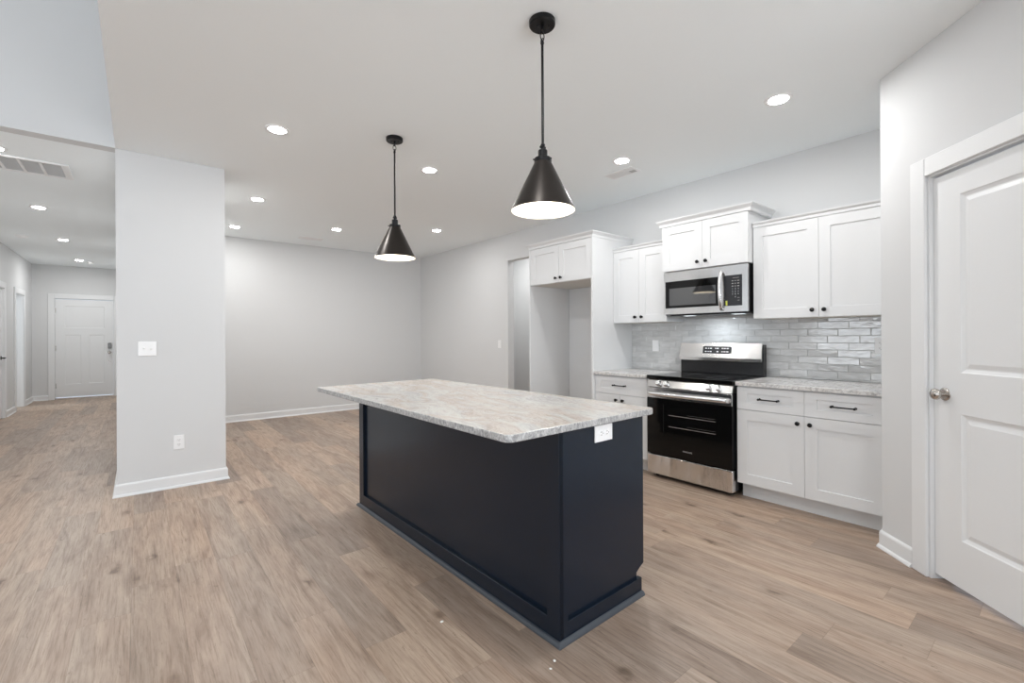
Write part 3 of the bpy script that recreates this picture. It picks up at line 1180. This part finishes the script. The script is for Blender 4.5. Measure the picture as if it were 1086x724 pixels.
# ---------------------------------------------------------------- microwave
def microwave():
    W, Hh = 0.756, 0.396
    t = thing('microwave', 'stainless over-the-range microwave with black window and vertical handle', 'microwave', (3.790, 2.386, 1.434), RK)
    D = XK - 3.790 - 0.012
    b = MB()
    b.box(0.002, W - 0.001, 0.028, D, 0.0, Hh)
    b.build('body', M['enamel'], t)
    b = MB()
    b.box(0.03, W - 0.03, 0.05, D - 0.03, -0.006, 0.0, 0.002)
    b.build('vent_panel', M['panelblack'], t)
    for x in (0.14, 0.58):
        MB().box(x, x + 0.09, 0.09, 0.16, -0.0075, -0.006, 0.0005).build('task_light', M['tasklamp'], t)
    ld = bpy.data.lights.new('hob_lamp', 'AREA')
    ld.size = 0.08
    ld.energy = 1.6
    ld.color = (0.85, 0.93, 1.0)
    lo_ = bpy.data.objects.new('hob_lamp', ld)
    COL.objects.link(lo_)
    lo_.parent = t
    lo_.location = (W / 2, 0.15, -0.016)
    b = MB()
    b.slab(W - 0.003, Hh - 0.012, 0.028, [(0.014, 0.535, 0.055, 0.300)], [(0, 0), (0.002, 0.003), (0.003, 0.003)], x0=0.0, z0=0.008)
    fr = b.build('door', M['steel'], t)
    b = MB()
    b.slab(0.518, 0.243, 0.002, [(0.036, 0.478, 0.020, 0.181)], [(0, 0), (0.002, 0.0012), (0.003, 0.0012)], x0=0.0155, z0=0.064, y0=0.0006)
    b.build('window', M['glass_black'], fr)
    b = MB()
    b.box(0.054, 0.491, -0.0002, 0.001, 0.086, 0.243)
    b.build('window_glass', M['glass_grey'], fr)
    b = MB()
    b.box(0.562, 0.710, -0.003, 0.004, 0.057, 0.310, 0.002)
    kp = b.build('keypad', M['panelblack'], fr)
    keys = ['1', '2', '3', '4', '5', '6', '7', '8', '9', '', '0', '']
    for r, z in enumerate((0.262, 0.240, 0.218)):
        for c, x in enumerate((0.634, 0.656, 0.680)):
            w = (0.014, 0.010, 0.016)[c]
            MB().box(x - w / 2, x + w / 2, -0.0036, -0.003, z - 0.0025, z + 0.0025).build('key_mark', M['greyink'], kp)
    for z, x, w in ((0.122, 0.682, 0.018), (0.100, 0.682, 0.014), (0.286, 0.66, 0.05)):
        MB().box(x - w / 2, x + w / 2, -0.0036, -0.003, z - 0.0012, z + 0.0012).build('key_mark', M['greyink'], kp)
    for i, k in enumerate(keys):
        if k:
            text_mesh(k, 0.014, M['ink'], 'key_number', kp, (0.634 + 0.023 * (i % 3), -0.0034, 0.196 - 0.022 * (i // 3)), FRONT)
    MB().box(0.577, 0.591, -0.0042, -0.003, 0.062, 0.100).build('sticker', M['yellow'], kp, label='small yellow sticker')
    h = MB()
    pts = []
    n = 18
    for i in range(n + 1):
        s_ = i / n
        z = 0.024 + 0.330 * s_
        y = -0.008 - 0.040 * math.sin(PI * s_) ** 0.55
        pts.append((0.545, y, z))
    rows = []
    for i, p in enumerate(pts):
        a = Vector(pts[max(i - 1, 0)]); c = Vector(pts[min(i + 1, n)])
        d = (c - a).normalized()
        nn = Vector((0, -d.z, d.y))
        row = []
        for (u, v) in ((-0.011, -0.004), (0.011, -0.004), (0.014, 0.0), (0.011, 0.005), (-0.011, 0.005), (-0.014, 0.0)):
            q = Vector(p) + Vector((u, 0, 0)) + nn * v
            row.append(h.bm.verts.new(q))
        rows.append(row)
    for a, c in zip(rows, rows[1:]):
        for k in range(6):
            f = h.bm.faces.new([a[k], a[(k + 1) % 6], c[(k + 1) % 6], c[k]])
            f.smooth = True
    h.bm.faces.new(rows[0]); h.bm.faces.new(rows[-1])
    for z in (0.03, 0.348):
        h.box(0.535, 0.555, -0.014, 0.002, z - 0.012, z + 0.012, 0.002)
    h.build('handle', M['chrome'], fr)
    return t


microwave()


# ---------------------------------------------------------------- island
IR = 0.0198
PX, PY = 1.3, 1.3
def island():
    t = thing('kitchen_island', 'dark navy panelled kitchen island cabinet under a pale stone top', 'kitchen island', (PX, PY, 0), IR)
    x0, x1, y0, y1 = 0.0082, 0.6179, 0.0021, 2.0425
    zt = 0.897 - 0.03
    b = MB()
    # carcass: panels set back from the frames, toe recess on the working side
    b.box(x0 + 0.018, x1 - 0.022, y0 + 0.024, y1 - 0.012, 0.118, zt)
    b.box(x0 + 0.018, x1 - 0.085, y0 + 0.024, y1 - 0.012, 0.0, 0.118)
    b.build('body', M['navy'], t)
    bv = 0.0015
    f = MB()   # frame of the long side
    f.box(x0, x0 + 0.026, y0, y0 + 0.073, 0, zt, bv)
    f.box(x0, x0 + 0.026, y1 - 0.073, y1, 0, zt, bv)
    f.box(x0, x0 + 0.024, y0 + 0.071, y1 - 0.071, 0, 0.092, bv)
    f.build('side_frame', M['navy'], t)
    f = MB()   # near end: corner stile, base rail, end panel with toe notch
    f.box(x0 + 0.001, x0 + 0.052, y0, y0 + 0.026, 0, zt, bv)
    f.box(x0 + 0.05, x1 - 0.035, y0, y0 + 0.024, 0, 0.080, bv)
    f.build('end_frame', M['navy'], t)
    for (ya, yb) in ((y0 + 0.014, y0 + 0.026), (y1 - 0.022, y1 - 0.004)):
        p = MB()
        prof = [(x0 + 0.04, 0.0), (x1 - 0.058, 0.0), (x1 - 0.058, 0.105), (x1 - 0.03, 0.122), (x1, 0.135), (x1, zt), (x0 + 0.04, zt)]
        A = [p.bm.verts.new((x, ya, z)) for x, z in prof]
        B = [p.bm.verts.new((x, yb, z)) for x, z in prof]
        p.bm.faces.new(A); p.bm.faces.new(B[::-1])
        for k in range(len(prof)):
            j = (k + 1) % len(prof)
            p.bm.faces.new([A[j], A[k], B[k], B[j]])
        p.build('end_panel', M['navy'], t)
    s_ = MB()
    SP = [(0.0, 0.0), (0.018, 0.0), (0.0175, 0.006), (0.014, 0.012), (0.009, 0.0165), (0.003, 0.0185), (0.0, 0.0185)]
    s_.sweep([(x1 - 0.035, y0), (x0, y0), (x0, y1), (x1 - 0.06, y1)], SP)
    sh = s_.build('shoe_moulding', plain('shoe_paint', (0.050, 0.058, 0.070), 0.42), t)
    # outlet on the near end, mounted sideways
    b = MB()
    b.box(0.2475, 0.3695, y0 + 0.008, y0 + 0.015, 0.779, 0.853, 0.003, 2)
    ot = b.build('outlet_plate', M['plate'], t, label='white duplex outlet plate mounted sideways')
    for cx in (0.289, 0.328):
        r = MB()
        r.lathe([(0.0, -0.0022), (0.0155, -0.0022), (0.0165, 0.0)], (cx, y0 + 0.008, 0.816), 'Y', 24, sy=0.9)
        so = r.build('socket', M['plate'], ot)
        q = MB()
        for dz in (-0.0062, 0.0062):
            q.box(cx - 0.006, cx + 0.004, y0 + 0.0054, y0 + 0.0058, 0.816 + dz - 0.001, 0.816 + dz + 0.001)
        q.lathe([(0.0, -0.0026), (0.0022, -0.0026), (0.0022, -0.002)], (cx + 0.010, y0 + 0.008, 0.816), 'Y', 10)
        q.build('slots', M['slot'], so)
    # doors and drawers on the working side (faces +x)
    n = 4
    seg = (y1 - y0 - 0.05) / n
    face = bpy.data.objects.new('front', None)
    for i in range(n):
        w = seg - 2 * G
        ya = y0 + 0.025 + seg * i + G
        d = MB().slab(w, 0.545, 0.019, [(0.07, w - 0.07, 0.07, 0.475)], SHK).build('door', M['navy'], t, loc=(x1, ya, 0.128), rz=PI / 2)
        knob(d, w - 0.035 if i % 2 == 0 else 0.035, 0.505, 0.0)
        d = MB().slab(w, 0.165, 0.019, [(0.07, w - 0.07, 0.05, 0.115)], SHK).build('drawer', M['navy'], t, loc=(x1, ya, 0.679), rz=PI / 2)
        pull(d, w / 2, 0.085, 0.0)
    bpy.data.objects.remove(face)
    return t


island()


def island_top():
    b = bmesh.new()
    x0, x1, y0, y1 = 1.0167 - PX - 0.003, 1.9518 - PX, 1.2794 - PY - 0.012, 3.3788 - PY
    r = 0.032
    z0, z1 = 0.867, 0.897
    pts = []
    for cx, cy, a0 in ((x1 - r, y0 + r, -90), (x1 - r, y1 - r, 0), (x0 + r, y1 - r, 90), (x0 + r, y0 + r, 180)):
        for k in range(9):
            a = math.radians(a0 + 90 * k / 8)
            pts.append((cx + r * math.cos(a), cy + r * math.sin(a)))
    n = len(pts)
    mid = ((x0 + x1) / 2, (y0 + y1) / 2)
    def ring(ins, z):
        out = []
        for (x, y) in pts:
            dx, dy = (1 if x < mid[0] else -1), (1 if y < mid[1] else -1)
            out.append(b.verts.new((x + dx * ins, y + dy * ins, z)))
        return out
    R0 = ring(0.003, z0); R1 = ring(0.0, z0 + 0.003); R2 = ring(0.0, z1 - 0.004); R3 = ring(0.0015, z1 - 0.001); R4 = ring(0.004, z1)
    for k, (A, B) in enumerate(((R0, R1), (R1, R2), (R2, R3), (R3, R4))):
        for i in range(n):
            f = b.faces.new([A[i], A[(i + 1) % n], B[(i + 1) % n], B[i]])
            f.material_index = 1 if k < 3 else 0
    b.faces.new(R4)
    b.faces.new(R0[::-1])
    mb = MB()
    mb.bm.free()
    mb.bm = b
    o = mb.build('island_countertop', [M['granite_island'], M['granite_edge']], loc=(PX, PY, 0), rz=IR)
    o['label'] = 'large pale cream and grey stone slab topping the navy island'
    o['category'] = 'countertop'


island_top()


# ---------------------------------------------------------------- pendants
def pendant():
    t = thing('pendant_light', 'black cone pendant light nearer the camera, over the near end of the island', 'pendant light', (1.487, 1.576, H), 0, 'cone pendants over the island')
    c = MB()
    c.lathe([(0.060, 0.0), (0.062, -0.003), (0.062, -0.022), (0.058, -0.027), (0.0, -0.027)], n=40)
    cn = c.build('canopy', M['black'], t)
    for s_ in (-1, 1):
        q = MB()
        q.sphere((0.026 * s_ * 0.8, -0.026 * s_ * 0.6 - 0.006, -0.029), 0.0045, n=10, m_=8)
        q.build('screw', M['black'], cn)
    h = MB()
    h.cyl((0, 0, -0.027), (0, 0, -0.042), 0.008)
    h.torus((0, 0, -0.050), 0.010, 0.0025, 'YZ', sy=1.1)
    h.torus((0, 0, -0.074), 0.012, 0.0022, 'XZ', sy=1.65)
    h.torus((0, 0, -0.094), 0.009, 0.0025, 'YZ', sy=1.0)
    h.build('chain_link', M['black'], t)
    r = MB()
    r.sphere((0, 0, -0.106), 0.009, sz=1.2)
    r.cyl((0, 0, -0.105), (0, 0, -0.585), 0.0062)
    r.build('rod', M['black'], t)
    j = MB()
    j.sphere((0, 0, -0.590), 0.011, sz=0.9)
    j.cyl((-0.014, 0.0, -0.600), (0.014, 0.0, -0.600), 0.007, 14)
    j.cyl((0, 0, -0.595), (0, 0, -0.618), 0.008)
    j.lathe([(0.0, -0.612), (0.020, -0.614), (0.0225, -0.618), (0.0225, -0.652), (0.021, -0.655)], n=28)
    j.lathe([(0.021, -0.651), (0.039, -0.652), (0.0415, -0.655), (0.0415, -0.670), (0.039, -0.676), (0.030, -0.677)], n=36)
    for k in range(3):
        a = math.radians(40 + 120 * k)
        j.cyl((0.04 * math.cos(a), 0.04 * math.sin(a), -0.663), (0.050 * math.cos(a), 0.050 * math.sin(a), -0.663), 0.0035, 8)
    j.build('socket_cup', M['black'], t)
    s_ = MB()
    s_.lathe([(0.040, -0.672), (0.1505, -0.897), (0.152, -0.901)], n=64, sharp=False)
    s_.lathe([(0.030, -0.6755), (0.041, -0.6755)], n=48)
    sh = s_.build('shade', M['shade_out'], t)
    s2 = MB()
    s2.lathe([(0.152, -0.901), (0.1495, -0.901), (0.0385, -0.6765), (0.0, -0.6765)], n=64)
    s2.build('lining', M['shade_in'], sh, label='white enamel lining')
    bl = MB()
    bl.cyl((0, 0, -0.678), (0, 0, -0.720), 0.016)
    bl.build('lamp_socket', M['plate'], t)
    bl = MB()
    bl.sphere((0, 0, -0.760), 0.032, sz=1.25)
    bl.build('bulb', M['bulb'], t)
    ld = bpy.data.lights.new('pendant_lamp', 'POINT')
    ld.energy = 2.4
    ld.color = (1, 0.92, 0.79)
    ld.shadow_soft_size = 0.03
    lo = bpy.data.objects.new('pendant_lamp', ld)
    COL.objects.link(lo)
    lo.parent = t
    lo.location = (0, 0, -0.825)
    return t


pen = pendant()
dup(pen, (1.497, 3.207, H), label='black cone pendant light farther from the camera, over the far end of the island')


# ---------------------------------------------------------------- recessed lights
def downlight():
    t = thing('recessed_light', '', 'ceiling light', (0, 0, H), 0, 'recessed ceiling lights')
    r = MB()
    r.lathe([(0.080, 0.0), (0.079, -0.004), (0.072, -0.007), (0.056, -0.006)], n=40, sharp=False)
    r.build('trim_ring', M['plate'], t)
    l = MB()
    l.lathe([(0.058, -0.003), (0.054, -0.009), (0.040, -0.013), (0.0, -0.015)], n=40, sharp=False)
    l.build('lens', M['lamp'], t)
    ld = bpy.data.lights.new('downlight_lamp', 'AREA')
    ld.shape = 'DISK'
    ld.size = 0.10
    ld.energy = 7.6
    ld.spread = math.radians(180)
    ld.color = (1, 0.995, 0.985)
    lo = bpy.data.objects.new('downlight_lamp', ld)
    COL.objects.link(lo)
    lo.parent = t
    lo.location = (0, 0, -0.019)
    return t


LIGHTS = [
    ((3.144, 1.161), 'recessed ceiling light nearest the wall cabinets at the right of the photo'),
    ((3.196, 2.408), 'recessed ceiling light beside the small register above the microwave cabinet'),
    ((0.778, 3.594), 'recessed ceiling light just in front of the top of the white wall end'),
    ((1.001, 5.541), 'recessed ceiling light in the dining area, middle of three beside the wall end'),
    ((1.01, 7.093), 'recessed ceiling light farthest back, close to the dining wall beside the wall end'),
    ((2.132, 6.42), 'recessed ceiling light left of the far pendant, near the slim far register'),
    ((2.024, 3.622), 'recessed ceiling light between the two black pendants, high in the photo'),
    ((3.247, 5.618), 'recessed ceiling light right of the far pendant, near the far room corner'),
    ((-0.869, 7.406), 'recessed hall ceiling light just beyond the large return grille'),
    ((-0.872, 9.621), 'recessed hall ceiling light beside the round smoke detector'),
    ((-0.866, 11.95), 'recessed hall ceiling light closest to the front door'),
]
dl = downlight()
for i, (p, lb) in enumerate(LIGHTS):
    if i == 0:
        dl.location = (p[0], p[1], H)
        dl['label'] = lb
    else:
        dup(dl, (p[0], p[1], H), label=lb)
dup(dl, (-0.87, 5.30, H), label='unseen recessed hall light just past the left frame edge, there to light the hall')  # unseen, just outside the view; there to light the hall
dup(dl, (0.80, 1.20, H), label='unseen ceiling light added above the top of the view to light the room')  # added out of view above the frame, to light the kitchen
dup(dl, (1.60, -0.9, H), label='unseen ceiling light added behind the camera to light the room')  # added lamp behind the camera, only there to light the room
dup(dl, (4.72, 5.75, H), label='unseen ceiling light added deeper in the passage to brighten it')  # hidden extra lamp, put in to brighten the passage
dup(dl, (4.72, 4.3, H), label='unseen ceiling light added in the passage behind the wall opening to brighten it')  # second hidden lamp, added because the passage was too dark


hall_lamp = bpy.data.lights['downlight_lamp'].copy()
hall_lamp.energy = 10.5
for o in [o for o in bpy.data.objects if o.type == 'LIGHT' and o.parent and o.parent.location.x < -0.5]:
    o.data = hall_lamp

# ---------------------------------------------------------------- registers, grille, detectors
def register(label, x0, x1, y0, y1, rz=0.0, along='Y'):
    cx, cy = (x0 + x1) / 2, (y0 + y1) / 2
    t = thing('ceiling_register', label, 'vent', (cx, cy, H), rz)
    w, l = (x1 - x0) / 2, (y1 - y0) / 2
    f = MB()
    fr = 0.022
    f.box(-w, w, -l, -l + fr, -0.006, 0, 0.002)
    f.box(-w, w, l - fr, l, -0.006, 0, 0.002)
    f.box(-w, -w + fr, -l + fr, l - fr, -0.006, 0, 0.002)
    f.box(w - fr, w, -l + fr, l - fr, -0.006, 0, 0.002)
    f.build('frame', M['grille'], t)
    MB().box(-w + fr, w - fr, -l + fr, l - fr, -0.0012, -0.0002).build('duct', M['filter'], t)
    n = 9
    s_ = MB()
    for i in range(n):
        if l > w:
            u = -w + fr + (2 * w - 2 * fr) * (i + 0.5) / n
            s_.box(u - 0.0035, u + 0.0035, -l + fr, l - fr, -0.006, -0.001)
        else:
            u = -l + fr + (2 * l - 2 * fr) * (i + 0.5) / n
            s_.box(-w + fr, w - fr, u - 0.0035, u + 0.0035, -0.006, -0.001)
    s_.build('louvres', M['grille'], t)
    return t


rg = register('white rectangular ceiling register beside the recessed light above the wall cabinets', 3.37, 3.52, 2.445, 2.745)
v = MB()
v.box(0.0, 0.05, -0.13, -0.075, -0.0085, -0.0062)
v.build('damper', M['filter'], rg)
register('slim white ceiling register near the far dining wall left of the far pendant', 1.86, 2.19, 7.19, 7.34)

gt = thing('return_grille', 'large white return-air grille with grey square cells in the hall ceiling', 'vent', (-0.46, 5.685, H))
f = MB()
x0g, x1g, y0g, y1g = -1.13, 0.0, -0.222, 0.222
f.box(x0g, x1g, y0g, y0g + 0.03, -0.012, 0, 0.003)
f.box(x0g, x1g, y1g - 0.03, y1g, -0.012, 0, 0.003)
f.box(x1g - 0.05, x1g, y0g + 0.03, y1g - 0.03, -0.012, 0, 0.003)
f.box(x0g, x0g + 0.05, y0g + 0.03, y1g - 0.03, -0.012, 0, 0.003)
f.build('frame', M['grille'], gt)
MB().box(x0g + 0.05, x1g - 0.05, y0g + 0.03, y1g - 0.03, -0.003, -0.0005).build('filter', M['filter'], gt)
n = 8
for i in range(1, n):
    x = x0g + 0.05 + (x1g - x0g - 0.10) * i / n
    MB().box(x - 0.010, x + 0.010, y0g + 0.03, y1g - 0.03, -0.010, -0.002).build('divider', M['grille'], gt)
lo = MB()
for i in range(34):
    y = y0g + 0.036 + (y1g - y0g - 0.072) * i / 33
    lo.box(x0g + 0.05, x1g - 0.05, y - 0.0012, y + 0.0012, -0.007, -0.002)
lo.build('louvres', plain('grille_blades', (0.60, 0.60, 0.60), 0.6), gt)

for nm, loc, r_, lb, cat in (('smoke_detector', (-1.298, 9.585, H), 0.068, 'round white smoke detector on the hall ceiling near the left wall', 'smoke detector'),
                    ('smoke_detector', (-0.715, 12.15, H), 0.045, 'small round white detector right of the last hall ceiling light', 'smoke detector')):
    t = thing(nm, lb, cat, loc)
    MB().lathe([(r_, 0), (r_, -0.012), (r_ * 0.93, -0.02), (r_ * 0.55, -0.034), (0, -0.036)], n=32, sharp=False).build('cover', M['plate'], t)
    MB().lathe([(r_ * 1.06, 0), (r_ * 1.06, -0.006), (r_, -0.007)], n=32).build('base', M['plate'], t)


# ---------------------------------------------------------------- outlets and switches
def outlet(label, loc, rz):
    t = thing('electrical_outlet', label, 'outlet', loc, rz)
    pl = MB().box(-0.0365, 0.0365, -0.006, 0.0, -0.059, 0.059, 0.0025, 2).build('plate', M['plate'], t)
    for z in (-0.0195, 0.0195):
        so = MB().lathe([(0.0, -0.0085), (0.0155, -0.0085), (0.0168, -0.006)], (0, 0, z), 'Y', 24, sy=0.88).build('socket', M['plate'], pl)
        q = MB()
        for dx in (-0.0062, 0.0062):
            q.box(dx - 0.0012, dx + 0.0012, -0.0091, -0.0086, z - 0.002, z + 0.007)
        q.lathe([(0.0, -0.0091), (0.0024, -0.0091), (0.0024, -0.0086)], (0, 0, z - 0.0075), 'Y', 10)
        q.build('slots', M['slot'], so)
    return t


def toggles(label, loc, rz, n, style='toggle'):
    t = thing('light_switch', label, 'light switch', loc, rz)
    w = 0.0365 + 0.023 * (n - 1)
    pl = MB().box(-w, w, -0.006, 0.0, -0.058, 0.058, 0.0025, 2).build('plate', M['plate'], t)
    for i in range(n):
        x = (i - (n - 1) / 2) * 0.046
        if style == 'toggle':
            b = MB()
            b.box(x - 0.008, x + 0.008, -0.007, -0.005, -0.014, 0.014, 0.0008)
            tg = b.build('switch_frame', M['plate'], pl)
            b = MB()
            up_ = 1 if i == 0 else -1
            b.tube([(x, -0.006, 0.0), (x, -0.018, 0.008 * up_)], 0.0045, 8)
            b.build('toggle', M['plate'], tg)
        else:
            MB().box(x - 0.0165, x + 0.0165, -0.009, -0.005, -0.033, 0.033, 0.0015).build('rocker', M['plate'], pl)
    return t


outlet('white duplex outlet low on the white wall end', (0.262, YC, 0.375), 0)
toggles('white two-gang light switch on the wall end above its outlet', (0.057, YC, 1.163), 0, 2)
toggles('white single light switch on the kitchen wall left of the opening', (XK, 5.385, 1.132), RK, 1, 'rocker')
toggles('white rocker switch plate on the tiles left of the range', (XK - 0.0122, 2.722, 1.143), RK, 1, 'rocker')
outlet('white duplex outlet on the tiles beside the pantry corner', (XK - 0.0122, 0.862, 1.166), RK)

# ---------------------------------------------------------------- crumbs of plaster left on the floor
for i, (x, y, lb) in enumerate(((1.0235, 1.7424, 'tiny white plaster chip on the floor left of the island'),
                                (1.233, 1.256, 'tiny white plaster chip in front of the island corner'),
                                (1.192, 1.235, 'tiny plaster crumb nearest the bottom edge before the island corner'))):
    b = MB()
    b.sphere((0, 0, 0.0025), 0.0066 - 0.001 * i, sx=1.3, sz=0.4, n=7, m_=5)
    o = b.build('plaster_chip', M['plaster'], loc=(x, y, 0), rz=i * 1.1)
    o['label'] = lb
    o['category'] = 'debris'
